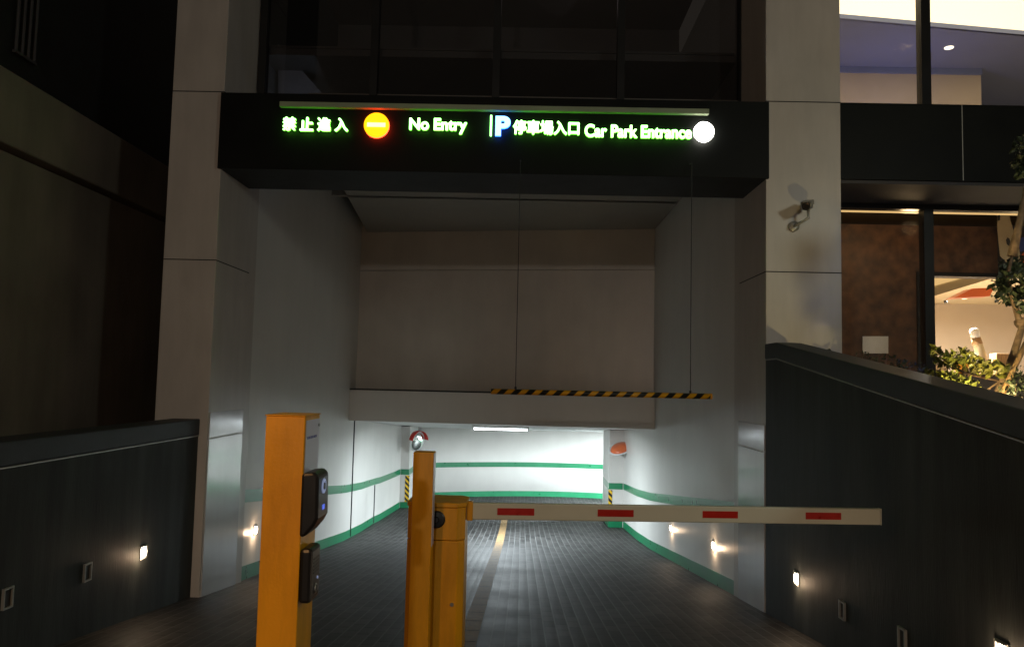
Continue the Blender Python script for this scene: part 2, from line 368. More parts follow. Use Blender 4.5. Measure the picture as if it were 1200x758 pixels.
# upstairs room: beige wall, bluish ceiling, warm lit cove
CZ = EYE+6.45
rm = bmesh.new(); bx(3.6, 9.05, 15.65, 15.8, EYE+3.3, CZ, rm); obj('room_back_wall', rm, 'beige', B)
rm = bmesh.new(); bx(9.05, 14, 19, 19.15, EYE+3.3, CZ, rm); bx(8.95, 9.05, 15.8, 19, EYE+3.3, CZ, rm); bx(3.61, 9.05, 15.6, 15.65, CZ-.12, CZ, rm); obj('room_side_wall', rm, 'bluewhite', B)
e1, e2 = (3.6, 13.3), (13.5, 14.8)
rm = bmesh.new(); prism(rm, [(3.6, 19.2, CZ), (14, 19.2, CZ), (14, e2[1], CZ), (e1[0], e1[1], CZ)], (0, 0, .1)); obj('room_ceiling', rm, 'bluewhite', B)
lamp('room_and_fill_light', 'POINT', (6, 14.6, EYE+3.55), 12, (1, .74, .42), .15)  # added warm light hidden behind the black band, warms the beige wall
rm = bmesh.new(); prism(rm, [(3.6, e1[1], CZ), (14, e2[1]+.08, CZ), (14, e2[1]+.02, CZ), (3.6, e1[1]-.06, CZ)], (0, 0, .075)); obj('cove_edge', rm, 'bluewhite', B)
rm = bmesh.new(); prism(rm, [(3.6, 10.2, CZ+.08), (14, 10.2, CZ+.08), (14, 15.2, CZ+.08), (3.6, 13.6, CZ+.08)], (0, 0, .05)); obj('lit_cove', rm, 'e_cove', B)
obj('room_floor', bx(3.6, 14, Y2+.1, 19.2, EYE+2.9, EYE+3.28), 'beige', B)
obj('room_floor_edge', bx(3.45, 3.59, Y2+.26, 22, 0, 9), 'upper', B)
obj('outer_side', bx(14, 14.2, Y2, 22, 0, 9), 'upper', B)
c = atY(1112, 56, 14.6); rr = (CZ-EYE)/(c.z-EYE); dl = Vector((c.x*rr, 14.6*rr, CZ))
obj('downlight', lathe(bmesh.new(), dl, (0, 0, -1), [(.08, -.01), (.08, .012), (.05, .014)], 20), 'e_down', B)
lamp('room_and_fill_light', 'AREA', (7, 14.6, EYE+4.2), 11, (.2, .30, 1), rot=(math.radians(170), 0, 0), size=2.5)
lamp('room_and_fill_light', 'AREA', (6.5, 13.5, CZ-.5), 5, (1, .72, .42), size=2.5)  # weak warm fill added for the beige back wall
# ground floor room: rusty brown panel wall with a lit opening to a pale room
def panel_holes():
    Y = 12.0; xo = atY(1076, 330, Y).x; zt = atY(1076, 321, Y).z; xe = atY(1169, 300, Y).x
    g = bmesh.new()
    bx(3.6, xo, Y, Y+.15, EYE-.8, EYE+2.5, g); bx(xo, xe, Y, Y+.15, zt, EYE+2.5, g)
    obj('brown_panel_wall', g, 'rust', B)
    fr = bmesh.new(); bx(xo-.03, xo+.03, Y-.03, Y+.2, EYE-.8, zt+.03, fr); bx(xo+.03, xe+2.5, Y-.03, Y+.2, zt-.03, zt+.03, fr); obj('opening_frame', fr, 'frame', B)
    return Y, xo, zt, xe
YO, XO, ZT, XE = panel_holes()
gl = bmesh.new(); bx(3.6, 14, 21, 21.15, EYE-1, EYE+3.2, gl); obj('rear_room_wall', gl, 'beige', B)
obj('rear_room_floor', bx(3.6, 14, Y2+.1, 21, EYE-1, EYE-.82), 'beige', B)
# low white ceiling with a slanting glowing trough
zc = EYE+1.95
obj('rear_room_ceiling', bx(3.6, 14, 12.2, 21, zc+.35, zc+.45), 'cream', B)
q = [atY(1078, 352, 13.2), atY(1176, 322, 13.2), atY(1176, 310, 13.2), atY(1078, 310, 13.2)]
obj('slanted_bulkhead', prism(bmesh.new(), q, (0, .25, 0)), 'cream', B)
q = [atY(1084, 338, 13.15), atY(1128, 326, 13.15), atY(1128, 322.5, 13.15), atY(1084, 322.5, 13.15)]
obj('glowing_trough', prism(bmesh.new(), q, (0, .04, 0)), 'e_cove2', B)
q = [atY(1118, 349, 14.2), atY(1160, 347, 14.2), atY(1165, 337, 14.2), atY(1140, 338, 14.2)]
obj('red_ceiling_fin', prism(bmesh.new(), q, (0, .3, 0)), 'orange', B)
for px, py in ((1131, 348.5),): obj('downlight', lathe(bmesh.new(), atY(px, py, 16), (0, -.3, -1), [(.07, -.01), (.07, .012), (.05, .014)], 20), 'e_down', B)
for px, py in ((1108, 353), (1168, 352)): obj('ceiling_sensor', lathe(bmesh.new(), atY(px, py, 16), (0, -.3, -1), [(.035, -.01), (.035, .03), (.02, .04)], 12), 'plastic', B)
lamp('room_and_fill_light', 'AREA', (8.8, 16.5, EYE+1.9), 1150, (1, .90, .78), size=2.0)
lamp('room_and_fill_light', 'POINT', (5.2, 10.7, EYE+2.2), 16, (1, .66, .34), .1)
lamp('room_and_fill_light', 'POINT', (8.2, 13.0, EYE+1.3), 22, (1, .7, .38), .15)
obj('window_head_light', bx(3.68, 7.5, 10.25, 10.29, EYE+2.30, EYE+2.325), 'e_cove2', B)
# abstract mural (a plain generic pattern)
Ym = 11.9
mu = bmesh.new(); bx(XE-.0, XE+1.6, Ym, Ym+.1, ZT+.03, EYE+2.5, mu); mural = obj('mural', mu, 'slate', B)
def blob(pts, m, nm, dy):
    obj(nm, prism(bmesh.new(), [atY(x, y, Ym-dy) for x, y in pts], (0, .004, 0)), m, mural)
blob([(1168, 237), (1180, 237), (1184, 258), (1194, 290), (1197, 309), (1182, 310), (1172, 300), (1169, 270)], 'cream', 'cream_shape', .006)
blob([(1169, 240), (1172, 250), (1172, 258), (1169, 259)], 'slate', 'dark_spot', .012)
blob([(1181, 278), (1183, 280), (1185, 286), (1183, 289), (1180, 286), (1179, 281)], 'slate', 'dark_spot', .012)
blob([(1196, 300), (1205, 290), (1215, 300), (1215, 316), (1196, 312)], 'orange', 'red_shape', .009)
blob([(1193, 280), (1206, 276), (1212, 290), (1196, 295)], 'blue', 'blue_shape', .009)
blob([(1170, 318), (1176, 309), (1190, 307), (1210, 309), (1210, 322), (1170, 322)], 'teal', 'grey_shape', .010)
# pale square on the brown wall, stands in for a reflection
nq = [atY(1011, 394, YO-.02), atY(1041, 394, YO-.02), atY(1041, 414, YO-.02), atY(1011, 414, YO-.02)]
tag(obj('reflection_square', prism(bmesh.new(), nq, (0, .015, 0)), 'whitepl'), 'pale square panel standing in for a reflection, low on the brown wall', 'panel')

# counter and the things on it
c0, c1 = atY(1082, 437, 15.5), atY(1182, 437, 15.5)
ct = thing('counter', 'dark counter inside the lit room behind the small tree', 'counter', (c0.x, 15.5, EYE-.8))
obj('counter_body', bx(c0.x, c1.x+.5, 15.5, 16.1, EYE-.8, c0.z-.04), 'slate', ct)
obj('counter_top', bx(c0.x-.05, c1.x+.55, 15.45, 16.15, c0.z-.04, c0.z), 'darkwood', ct)
zt = c0.z
st = atY(1146, 430, 15.8)
sc_ = thing('lamp_sculpture', 'pale leaning column lamp with a rounded top on the counter', 'lamp', (st.x, 15.8, zt))
g = bmesh.new(); tube(g, [(st.x+.16, 15.8, zt), (st.x+.02, 15.8, zt+.55), (st.x-.03, 15.8, zt+.75)], [.11, .085, .07], 16); obj('lamp_body', g, 'cream', sc_, True)
g = lathe(bmesh.new(), (st.x-.04, 15.8, zt+.75), (-.15, 0, 1), [(.085, -.02), (.09, .10), (.07, .15), (.02, .17)], 16); obj('lamp_head', g, 'whitepl', sc_, True)
g = lathe(bmesh.new(), (st.x+.0, 15.8, zt+.60), (-.25, 0, 1), [(.098, 0), (.092, .05), (.084, .13)], 16); obj('dark_neck', g, 'wood', sc_, True)
for i, (px, w_, h_, m_, lab) in enumerate(((1100, .22, .2, 'cream', 'low cream block at the left end of the counter'), (1132, .13, .30, 'whitepl', 'tall white box on the counter left of the leaning lamp'), (1139, .12, .38, 'whitepl', 'tallest white box touching the leaning lamp'))):
    p = atY(px, 430, 15.75); g = bx(p.x-w_/2, p.x+w_/2, 15.62, 15.62+w_, zt, zt+h_); bx(p.x-w_/3, p.x+w_/3, 15.64, 15.6+w_, zt+h_, zt+h_+.03, g)
    tag(obj('box', g, m_, bevel=.01), lab, 'box', 'pale boxes on the counter')
p = atY(1126, 405, 15.7)
tag(obj('orange_ball', lathe(bmesh.new(), (p.x, 15.7, zt+.14), (0, 0, 1), [(.02, -.14), (.08, -.115), (.13, -.05), (.14, 0), (.13, .05), (.08, .115), (.02, .14)], 20), mat('orange_gloss', (.9, .42, .04), .35), smooth=True), 'round orange ball lying on the counter', 'ball')
p = atY(1174, 415, 15.7)
g = bx(p.x-.13, p.x+.13, 15.65, 15.9, zt, zt+.42); tag(obj('cabinet_box', g, 'wood', bevel=.01), 'brown wooden box standing at the right end of the counter', 'box')

# ------------------------------------------------------------------ retaining walls
RWt = thing('retaining_wall', 'dark retaining wall with sloping coping on the right of the ramp', 'wall', (2.86, 5, 0))
def capz(y): return EYE+.485 if y > 8.62 else EYE+.485-(8.62-y)*.135
ysamp = [Y1-.003, 8.62, 7, 5.5, 4, 2.5, 1, .2]
def wallstrip(x0, x1, zl, zh, ys):
    g = bmesh.new(); prev = None
    for y in ys:
        cur = [g.verts.new(p) for p in ((x0, y, zl(y)), (x1, y, zl(y)), (x1, y, zh(y)), (x0, y, zh(y)))]
        if prev:
            for k in range(4): g.faces.new((prev[k], prev[(k+1) % 4], cur[(k+1) % 4], cur[k]))
        else: g.faces.new(cur)
        prev = cur
    g.faces.new(prev[::-1]); bmesh.ops.recalc_face_normals(g, faces=g.faces); return g
obj('wall_body', wallstrip(XR, 2.98, lambda y: -1.4, lambda y: capz(y)-.185, ysamp), 'dark', RWt)
obj('coping', wallstrip(XR-.012, 3.0, lambda y: capz(y)-.17, capz, ysamp), 'darkcap', RWt, bevel=.012)
obj('metal_strip', wallstrip(XR-.014, 2.97, lambda y: capz(y)-.182, lambda y: capz(y)-.173, ysamp), 'line', RWt)
LWt = thing('retaining_wall', 'dark retaining wall with a level coping on the left of the ramp', 'wall', (-3.8, 5, 0))
ysl = [Y1-.003, 6, 3, .2]
obj('wall_body', wallstrip(-3.94, XL, lambda y: -1.4, lambda y: EYE-.70, ysl), 'dark', LWt)
obj('coping', wallstrip(-3.96, XL+.012, lambda y: EYE-.685, lambda y: EYE-.505, ysl), 'darkcap', LWt, bevel=.012)
obj('metal_strip', wallstrip(-3.93, XL+.014, lambda y: EYE-.698, lambda y: EYE-.688, ysl), 'line', LWt)

# ------------------------------------------------------------------ neighbouring building on the left
NB = thing('neighbour_building', 'unlit neighbouring building with a projecting ledge left of the pier', 'building', (-6, 5, 0))
obj('wall', bx(-9, -5.25, 0, 40, -.9, EYE+2.18), 'neigh', NB)
obj('ledge', bx(-9, -5.10, 0, 40, EYE+2.20, EYE+2.93), 'neigh', NB, bevel=.02)
obj('upper_storey', bx(-9, -5.6, 0, 40, EYE+2.93, 12), 'neighdark', NB)
ww = bmesh.new(); P0 = atX(22, 10, -5.55); P1 = atX(44, 10, -5.55); zlo = atX(33, 72, -5.55).z
for i in range(4):
    y = P0.y+(P1.y-P0.y)*i/3; tube(ww, [(-5.55, y, zlo), (-5.55, y, zlo+2)], .018, 8)
for z in (zlo, zlo+.9, zlo+1.8): bx(-5.57, -5.53, P0.y-.03, P1.y+.03, z, z+.03, ww)
obj('window_grille', ww, 'slate', NB)

# ------------------------------------------------------------------ signs on the header
YS = Y1-.05
def text(s, x0, x1, yb, yt, face, side, parent, name, depth=.03, bold=.012, heavy=.0, gap=0):
    """raised letters filling the box x0..x1, yb (bottom) .. yt (top) on the header face; heavy thickens the strokes by layering"""
    parts = [(s, x0, x1)]
    if gap:
        wch = (x1-x0-gap*(len(s)-1))/len(s); parts = [(ch, x0+k*(wch+gap), x0+k*(wch+gap)+wch) for k, ch in enumerate(s)]
    V = []; Fc = []; sl = (atY(x1, yb, YS).z-atY(x0, yb, YS).z)*0
    Z0, Z1 = atY(x0, yb, YS).z, atY(x0, yt, YS).z
    for txt, xa, xb in parts:
        cu = bpy.data.curves.new('t', 'FONT'); cu.body = txt; cu.size = 1; cu.offset = bold; cu.extrude = .5
        o = bpy.data.objects.new('t', cu); C.objects.link(o); bpy.context.view_layer.update()
        me = bpy.data.meshes.new_from_object(o.evaluated_get(bpy.context.evaluated_depsgraph_get())); bpy.data.objects.remove(o)
        X = [v.co.x for v in me.vertices]; Yv = [v.co.y for v in me.vertices]; mx, my = min(X), min(Yv)
        xl, xr = atY(xa, yb, YS).x, atY(xb, yb, YS).x
        sx_ = (xr-xl)/(max(X)-mx); sz_ = (Z1-Z0)/(max(Yv)-my)
        for k, (ox, oz) in enumerate(((0, 0), (1, 0), (-1, 0), (0, 1), (0, -1)) if heavy else ((0, 0),)):
            b0_ = len(V)
            for v in me.vertices: V.append((xl+(v.co.x-mx)*sx_+ox*heavy, YS-.03-(v.co.z+.5)*depth-k*.0007, Z0+(v.co.y-my)*sz_+oz*heavy))
            for p in me.polygons: Fc.append([b0_+q for q in p.vertices])
    m2 = bpy.data.meshes.new(name); m2.from_pydata(V, [], Fc); m2.materials.append(M[face]); m2.materials.append(M[side]); m2.update()
    for p in m2.polygons: p.material_index = 0 if p.normal.y < -.9 else 1
    ob = bpy.data.objects.new(name, m2); C.objects.link(ob); ob.parent = parent; ob.matrix_parent_inverse = Matrix.Translation(-parent.location)
    return ob
def lit_disc(px, py, r, face, side, parent, name, depth=.05):
    c = atY(px, py, YS); g = bmesh.new(); lathe(g, c, (0, -1, 0), [(r, .015), (r, depth), (r*.97, depth+.004)], 40)
    for f in g.faces:
        f.material_index = 0 if f.normal.y < -.5 else 1
    return obj(name, g, (face, side), parent)
c = atY(440, 150, YS)
S1 = thing('no_entry_sign', 'green-lit no entry lettering with an orange disc on the header', 'sign', (c.x, YS, c.z))
text('禁止進入', 333, 408.5, 154.5, 139.5, 'e_green', 'e_side', S1, 'chinese_lettering', bold=.006, heavy=.005, gap=5.5)
lit_disc(442, 148.3, .145, 'e_orange', 'e_redside', S1, 'no_entry_disc')
c = atY(442, 148.3, YS); obj('white_bar', bx(c.x-.105, c.x+.105, YS-.062, YS-.055, c.z-.024, c.z+.024), 'e_yellowbar', S1, bevel=.002)
text('No Entry', 480.5, 547, 158, 140.5, 'e_green', 'e_side', S1, 'english_lettering', bold=.014, heavy=.0032)
c = atY(690, 153, YS)
S2 = thing('car_park_sign', 'green-lit car park entrance lettering with a blue-white P', 'sign', (c.x, YS, c.z))
a0, a1 = atY(574.3, 160.5, YS), atY(576.8, 137, YS)
obj('bar', bx(a0.x, a1.x, YS-.055, YS-.02, a0.z, a1.z), 'e_green', S2)
text('P', 580.5, 598, 161, 138, 'e_bluewhite', 'e_blueside', S2, 'letter', bold=.05)
text('停車場入口', 601.5, 678, 158.8, 143, 'e_green', 'e_side', S2, 'chinese_lettering', bold=.006, heavy=.005)
text('Car Park Entrance', 685, 809, 162.2, 147.8, 'e_green', 'e_side', S2, 'english_lettering', bold=.014, heavy=.0032)
for o in S2.children:      # follow the letters' level line
    pass
RL = thing('round_lamp', 'round white lamp glowing at the right end of the lettering', 'lamp', atY(824, 156, YS))
lit_disc(824, 156, .115, 'e_white', 'e_white', RL, 'lens'); 
cc = atY(824, 156, YS); obj('base', lathe(bmesh.new(), cc, (0, -1, 0), [(.10, -.005), (.10, .014)], 32), 'steel', RL)
r0, r1 = atY(329, 125, YS), atY(830, 131, YS)
tag(obj('sign_rail', bx(r0.x, r1.x, YS-.05, YS+.012, (r0.z+r1.z)/2-.03, (r0.z+r1.z)/2+.03), mat('pale_green_rail', (.30, .36, .24), .5), bevel=.003), 'long thin pale rail above the lit lettering', 'rail')

# height bar hanging on two wires
b0, b1 = atY(575.5, 458.6, 8.85), atY(833, 464.3, 8.85)
HB = thing('height_limit_bar', 'black and yellow striped height bar hanging on wires over the right lane', 'height bar', ((b0.x+b1.x)/2, 8.85, (b0.z+b1.z)/2))
zb_ = (b0.z+b1.z)/2
bar = obj('striped_tube', tube(bmesh.new(), [(b0.x, 8.85, zb_), (b1.x, 8.85, zb_)], .031, 16), 'hazard', HB, True)
obj('end_cap', lathe(bmesh.new(), (b1.x, 8.85, zb_), (1, 0, 0), [(.033, -.01), (.033, .012)], 16), 'yellow', HB)
for px in (604, 809):
    wx = atY(px, 459, 8.85).x; g = bmesh.new(); tube(g, [(wx, 8.85, zb_+.03), (wx, 8.85, EYE+2.5)], .0045, 6); tube(g, [(wx, 8.85, EYE+2.5), (wx, Y1-.04, EYE+2.52)], .008, 6)
    lathe(g, (wx, 8.85, zb_+.028), (0, 0, 1), [(.012, 0), (.012, .03)], 8); obj('hanging_wire', g, 'slate', HB)

# ------------------------------------------------------------------ tube lamps in the passage
def tube_lamp(x, y, lab, power):
    z = cz(y)
    t = thing('tube_lamp', lab, 'lamp', (x, y, z), 'tube lamps under the passage ceiling')
    obj('housing', bx(x-.66, x+.66, y-.05, y+.05, z-.05, z-.004), 'whitepl', t, bevel=.005)
    obj('tube', tube(bmesh.new(), [(x-.62, y, z-.085), (x+.62, y, z-.085)], .02, 12), 'e_tube', t, True)
    for s in (-1, 1): obj('end_clip', bx(x+s*.64-.02, x+s*.64+.02, y-.025, y+.025, z-.115, z-.05), 'whitepl', t)
    lamp('tube_light', 'AREA', (x, y, z-.13), power, (.84, .95, 1), shape='RECTANGLE', size=1.25, size_y=.06)
tube_lamp(-.50, 18.6, 'bright white tube lamp just behind the lintel', 460)
tube_lamp(3.9, 24.0, 'tube lamp round the bend of the passage, behind the right pillar', 1500)
lamp('tube_light', 'AREA', (6.5, 25, cz(25)-.15), 150, (.84, .95, 1), shape='RECTANGLE', size=1.25, size_y=.06)

# ------------------------------------------------------------------ step lights and sockets
def step_light(x, y, z, s, lab):
    """s = +1: wall on the left facing +x"""
    t = thing('step_light', lab, 'wall light', (x, y, z), 'recessed step lights along the ramp')
    g = bmesh.new(); r = .045
    for ya, yb, za, zb2 in ((y-.055, y+.055, z+.054, z+.066), (y-.055, y+.055, z-.066, z-.054), (y-.066, y-.054, z-.066, z+.066), (y+.054, y+.066, z-.066, z+.066)):
        bx(min(x, x+s*.012), max(x, x+s*.012), ya, yb, za, zb2, g)
    obj('trim', g, 'line', t)
    obj('lens', lathe(bmesh.new(), (x, y, z), (s, 0, 0), [(.052, .001), (.052, .010), (.042, .022), (.015, .030)], 20), 'e_step', t, True)
    hd = prism(bmesh.new(), [(x+s*.012, y-.05, z+.060), (x+s*.024, y-.05, z+.056), (x+s*.024, y-.05, z+.061), (x+s*.012, y-.05, z+.066)], (0, .10, 0)); obj('hood', hd, 'line', t)
    lamp('step_glow', 'POINT', (x+s*.085, y-.05, z-.03), 3.0, (1, .68, .42), .03)
step_light(XL, 7.8, EYE-1.735, 1, 'lit step light on the dark left wall')
step_light(-3.60-.012, 10.95, EYE-2.10, 1, 'lit step light on the white wall just left of the card reader post')
step_light(XR, 7.98, EYE-1.86, -1, 'lit step light on the dark right wall, below the tip of the barrier arm')
step_light(XR, 4.62, EYE-1.46, -1, 'lit step light on the dark right wall, nearest the camera')
step_light(2.745, 11.45, EYE-2.245, -1, 'larger-looking of two lit step lights on the white right wall')
step_light(2.745, 14.65, EYE-2.58, -1, 'farther of two lit step lights on the white right wall')
def socket(x, y, z, s, lab):
    t = thing('wall_box', lab, 'wall box', (x, y, z), 'small recessed boxes low on the dark walls')
    g = bmesh.new(); W, H, f = .055, .075, .013
    for ya, yb, za, zb2 in ((y-W, y+W, z+H-f, z+H), (y-W, y+W, z-H, z-H+f), (y-W, y-W+f, z-H+f, z+H-f), (y+W-f, y+W, z-H+f, z+H-f)):
        bx(min(x, x+s*.02), max(x, x+s*.02), ya, yb, za, zb2, g)
    obj('rim', g, 'line', t)
    obj('dark_inset', bx(min(x, x+s*.004), max(x, x+s*.004), y-W+f, y+W-f, z-H+f, z+H-f), 'plastic', t)
socket(XL, 5.75, EYE-1.625, 1, 'small pale-rimmed box, farthest left on the left wall')
socket(XL, 6.8, EYE-1.69, 1, 'small pale-rimmed box on the left wall, nearer the step light')
socket(XR, 6.86, EYE-1.85, -1, 'small pale-rimmed box on the right wall, nearer the pier')
socket(XR, 5.80, EYE-1.75, -1, 'small pale-rimmed box on the right wall, nearer the camera')

# ------------------------------------------------------------------ card reader post
gp = gz(2.9)
CP = thing('card_reader_post', 'tall orange post carrying two black readers in the left foreground', 'post', (-.83, 2.9, gp))
px0, px1, py0, py1, pz = -.903, -.763, 2.80, 3.0, EYE-.141
obj('post', bx(px0, px1, py0, py1, gp+.01, pz), 'yellow', CP, bevel=.004)
obj('base_plate', bx(px0-.06, px1+.06, py0-.06, py1+.06, gz(2.8)-.1, gp+.02), 'yellow', CP, bevel=.004)
stk = obj('sticker', bx(px1, px1+.0015, py0+.012, py1-.008, EYE-.36, EYE-.155), 'sticker', CP)
g = bmesh.new()
for k in range(6): bx(px1+.0015, px1+.0022, py0+.03+k*.022, py0+.045+k*.022, EYE-.222, EYE-.213, g)
obj('small_print', g, 'ink', stk)
obj('screw', lathe(bmesh.new(), (px1+.0015, py1-.018, EYE-.178), (1, 0, 0), [(.006, 0), (.006, .003), (.003, .005)], 12), 'steel', CP)
obj('post_cap', bx(px0-.003, px1+.003, py0-.003, py1+.003, pz+.0005, pz+.005), 'yellow', CP, bevel=.002)
for z_ in (.09, .52):
    obj('screw', lathe(bmesh.new(), (px0+.02, py0-.0005, gp+z_), (0, -1, 0), [(.005, 0), (.005, .002), (.003, .003)], 12), 'steel', CP)
X0 = px1+.0005
prof = [(X0, -.335), (X0+.045, -.330), (X0+.060, -.345), (X0+.063, -.49), (X0+.05, -.515), (X0+.02, -.552), (X0, -.555)]
rd = obj('card_reader', prism(bmesh.new(), [(x, 2.775, EYE+z) for x, z in prof], (0, .15, 0)), 'plastic', CP, bevel=.012)
xo = X0+.0635
obj('reader_ring', lathe(bmesh.new(), (xo-.002, 2.845, EYE-.385), (1, 0, 0), [(.026, 0), (.026, .004), (.019, .005), (.019, .001)], 24), 'e_ringw', rd)
obj('reader_spot', lathe(bmesh.new(), (xo-.002, 2.845, EYE-.385), (1, 0, 0), [(.012, 0), (.012, .006)], 20), 'plastic', rd)
obj('blue_light', bx(xo-.004, xo+.001, 2.835, 2.865, EYE-.468, EYE-.450), 'e_blue', rd, bevel=.002)
ic = obj('intercom', bx(X0, X0+.042, 2.80, 2.925, EYE-.785, EYE-.598), 'plastic', CP, bevel=.012)
g = bmesh.new()
for k in range(5): bx(X0+.042, X0+.0435, 2.825, 2.90, EYE-.64-k*.012, EYE-.636-k*.012, g)
obj('speaker_grille', g, 'frame', ic)
obj('call_button', lathe(bmesh.new(), (X0+.041, 2.862, EYE-.745), (1, 0, 0), [(.018, 0), (.018, .004), (.013, .005), (.013, .002)], 20), 'steel', ic)
obj('status_light', lathe(bmesh.new(), (X0+.041, 2.885, EYE-.712), (1, 0, 0), [(.005, 0), (.005, .004)], 12), 'e_ringw', ic)
# ------------------------------------------------------------------ island, second post, barrier
tag(obj('kerb_island', bx(-1.0, -.40, 2.0, 5.46, -.9, gz(5)+.20), 'kerb', bevel=.03), kind='structure')
iz = gz(5)+.2
P2 = thing('reader_post', 'narrow mustard post standing in front of the barrier cabinet', 'post', (-.65, 5.12, iz))
qx0, qx1 = atY(484.2, 540, 5.08).x, atY(508, 540, 5.08).x
obj('post', bx(qx0, qx1, 5.08, 5.20, iz, EYE-.462), 'yellow', P2, bevel=.004)
obj('edge_strip', bx(qx1, qx1+.003, 5.085, 5.195, EYE-1.05, EYE-.47), 'sticker', P2)
bm = bmesh.new(); prism(bm, [(qx0-.05, 5.03, iz+.005), (qx1+.03, 5.03, iz+.005), (qx1, 5.075, iz+.08), (qx0, 5.075, iz+.08)], (0, .03, 0)); obj('base_flange', bm, 'yellow', P2)
BC = thing('car_park_barrier', 'lowered car park barrier, yellow cabinet with a long cream arm and red patches', 'barrier', (-.55, 5.4, iz))
cx0, cx1, cy0, cy1 = -.74, atY(545, 620, 5.3).x, 5.26, 5.62
def octa(x0, x1, y0, y1, c, z0, z1):
    return prism(bmesh.new(), [(x0+c, y0, z0), (x1-c, y0, z0), (x1, y0+c, z0), (x1, y1-c, z0), (x1-c, y1, z0), (x0+c, y1, z0), (x0, y1-c, z0), (x0, y0+c, z0)], (0, 0, z1-z0))
obj('body', octa(cx0, cx1, cy0, cy1, .04, iz, EYE-1.047), 'yellow', BC, bevel=.006)
obj('head', octa(cx0, cx1, cy0, cy1, .05, EYE-1.043, EYE-.835), 'yellow', BC, bevel=.004)
obj('lid', octa(cx0-.008, cx1+.008, cy0-.008, cy1+.008, .055, EYE-.833, EYE-.803), 'yellow', BC, bevel=.006)
hc = atY(511.5, 608.5, 5.25)
obj('hub', lathe(bmesh.new(), (hc.x, 5.262, hc.z), (0, -1, 0), [(.056, 0), (.056, .012), (.048, .018), (.020, .020), (.015, .035)], 28), 'frame', BC)
obj('door_lock', lathe(bmesh.new(), (cx1-.07, 5.262, iz+.35), (0, -1, 0), [(.012, 0), (.012, .01)], 14), 'steel', BC)
bt = atY(547, 749, 5.35)
obj('anchor_bolt', lathe(bmesh.new(), (bt.x+.02, 5.3, iz+.005), (0, 0, 1), [(.02, 0), (.02, .012), (.012, .014), (.012, .035)], 10), 'steel', BC)
y0, y1 = 5.36, 5.56; xt = atY(1032, 600, 5.56).x; za = EYE-.869
def armbox(xa, xb, dz0, dz1, th, off=0):
    f = lambda x: y0+(x-cx1)/(xt-cx1)*(y1-y0)
    return [(xa, f(xa)-off, za+dz0), (xb, f(xb)-off, za+dz0), (xb, f(xb)+th-off, za+dz0), (xa, f(xa)+th-off, za+dz0), (xa, f(xa)-off, za+dz1), (xb, f(xb)-off, za+dz1), (xb, f(xb)+th-off, za+dz1), (xa, f(xa)+th-off, za+dz1)]
g = bmesh.new(); hexa(g, armbox(cx1-.10, xt, -.055, .055, .045)); AR = obj('barrier_arm', g, 'arm', BC, bevel=.008)
for pxa, pxb in ((583, 626), (700.5, 743), (825.5, 868), (950.5, 994)):
    g = bmesh.new(); hexa(g, armbox(atY(pxa, 600, 5.42).x, atY(pxb, 600, 5.42).x, -.022, .024, .0025, .0022)); obj('red_patch', g, 'redtape', AR)
g = bmesh.new(); hexa(g, armbox(cx1+.004, cx1+.045, -.062, .062, .06, .008)); obj('clamp', g, 'yellow', AR, bevel=.006)
g = bmesh.new(); hexa(g, armbox(xt, xt+.008, -.056, .056, .047, .001)); obj('end_cap', g, 'arm', AR, bevel=.003)

# ------------------------------------------------------------------ mirrors and corner guards
def mirror(c, d, hoodmat, lab, r=.30, hood=True, backcol='whitepl'):
    """c centre, d facing direction"""
    c, d = Vector(c), Vector(d).normalized()
    t = thing('traffic_mirror', lab, 'mirror', c, 'convex mirrors on the passage pillars')
    obj('mirror_glass', lathe(bmesh.new(), c, d, [(r*.93, .01), (r*.8, .04), (r*.5, .065), (.02, .08)], 32), mat('mirror_'+hoodmat, (.8, .85, .82), .08, metal=1), t, True)
    obj('back_shell', lathe(bmesh.new(), c, -d, [(r, -.02), (r*1.02, .0), (r*.8, .06), (r*.2, .09)], 32), backcol, t, True)
    if not hood:
        obj('clear_rim', lathe(bmesh.new(), c, d, [(r*1.02, .0), (r*1.22, .0), (r*1.22, .02), (r*1.02, .02)], 32), 'whitepl', t, True)
        tb = bmesh.new(); tube(tb, [c-d*.02, c-d*.1+Vector((0, .05, -.05)), c+Vector((.05, .28, -.12))], .02, 8); obj('bracket', tb, 'steel', t)
        return
    s = Vector((0, 0, 1)).cross(d).normalized(); g = bmesh.new(); n = 14; inner = []
    for k in range(n+1):
        a_ = math.radians(10+160*k/n); q = s*math.cos(a_)+Vector((0, 0, 1))*math.sin(a_)
        inner.append((c+q*r*1.03-d*.02, c+q*r*1.12+d*.16, c+q*r*1.15+d*.16, c+q*r*1.07-d*.02))
    pv = None
    for qd in inner:
        cur = [g.verts.new(p) for p in qd]
        if pv:
            for k in range(4): g.faces.new((pv[k], pv[(k+1) % 4], cur[(k+1) % 4], cur[k]))
        pv = cur
    bmesh.ops.recalc_face_normals(g, faces=g.faces); obj('hood', g, hoodmat, t, True)
    g = bmesh.new(); tube(g, [c-d*.06, c-d*.2-Vector((0, 0, .05)), c-d*.3-Vector((0, 0, .1))], .02, 8); obj('bracket', g, 'steel', t)
mc = atY(488.5, 517, 24.0)
mirror(mc, (.85, -.62, -.2), 'red', 'round mirror with a red hood on the left pillar, above the yellow post', r=.30)
mc = atY(727, 525, 21.2)
mirror(mc, (.3, .38, -.85), 'orange', 'tilted orange-backed mirror with a clear rim on the right pillar', r=.27, hood=False, backcol='orange')
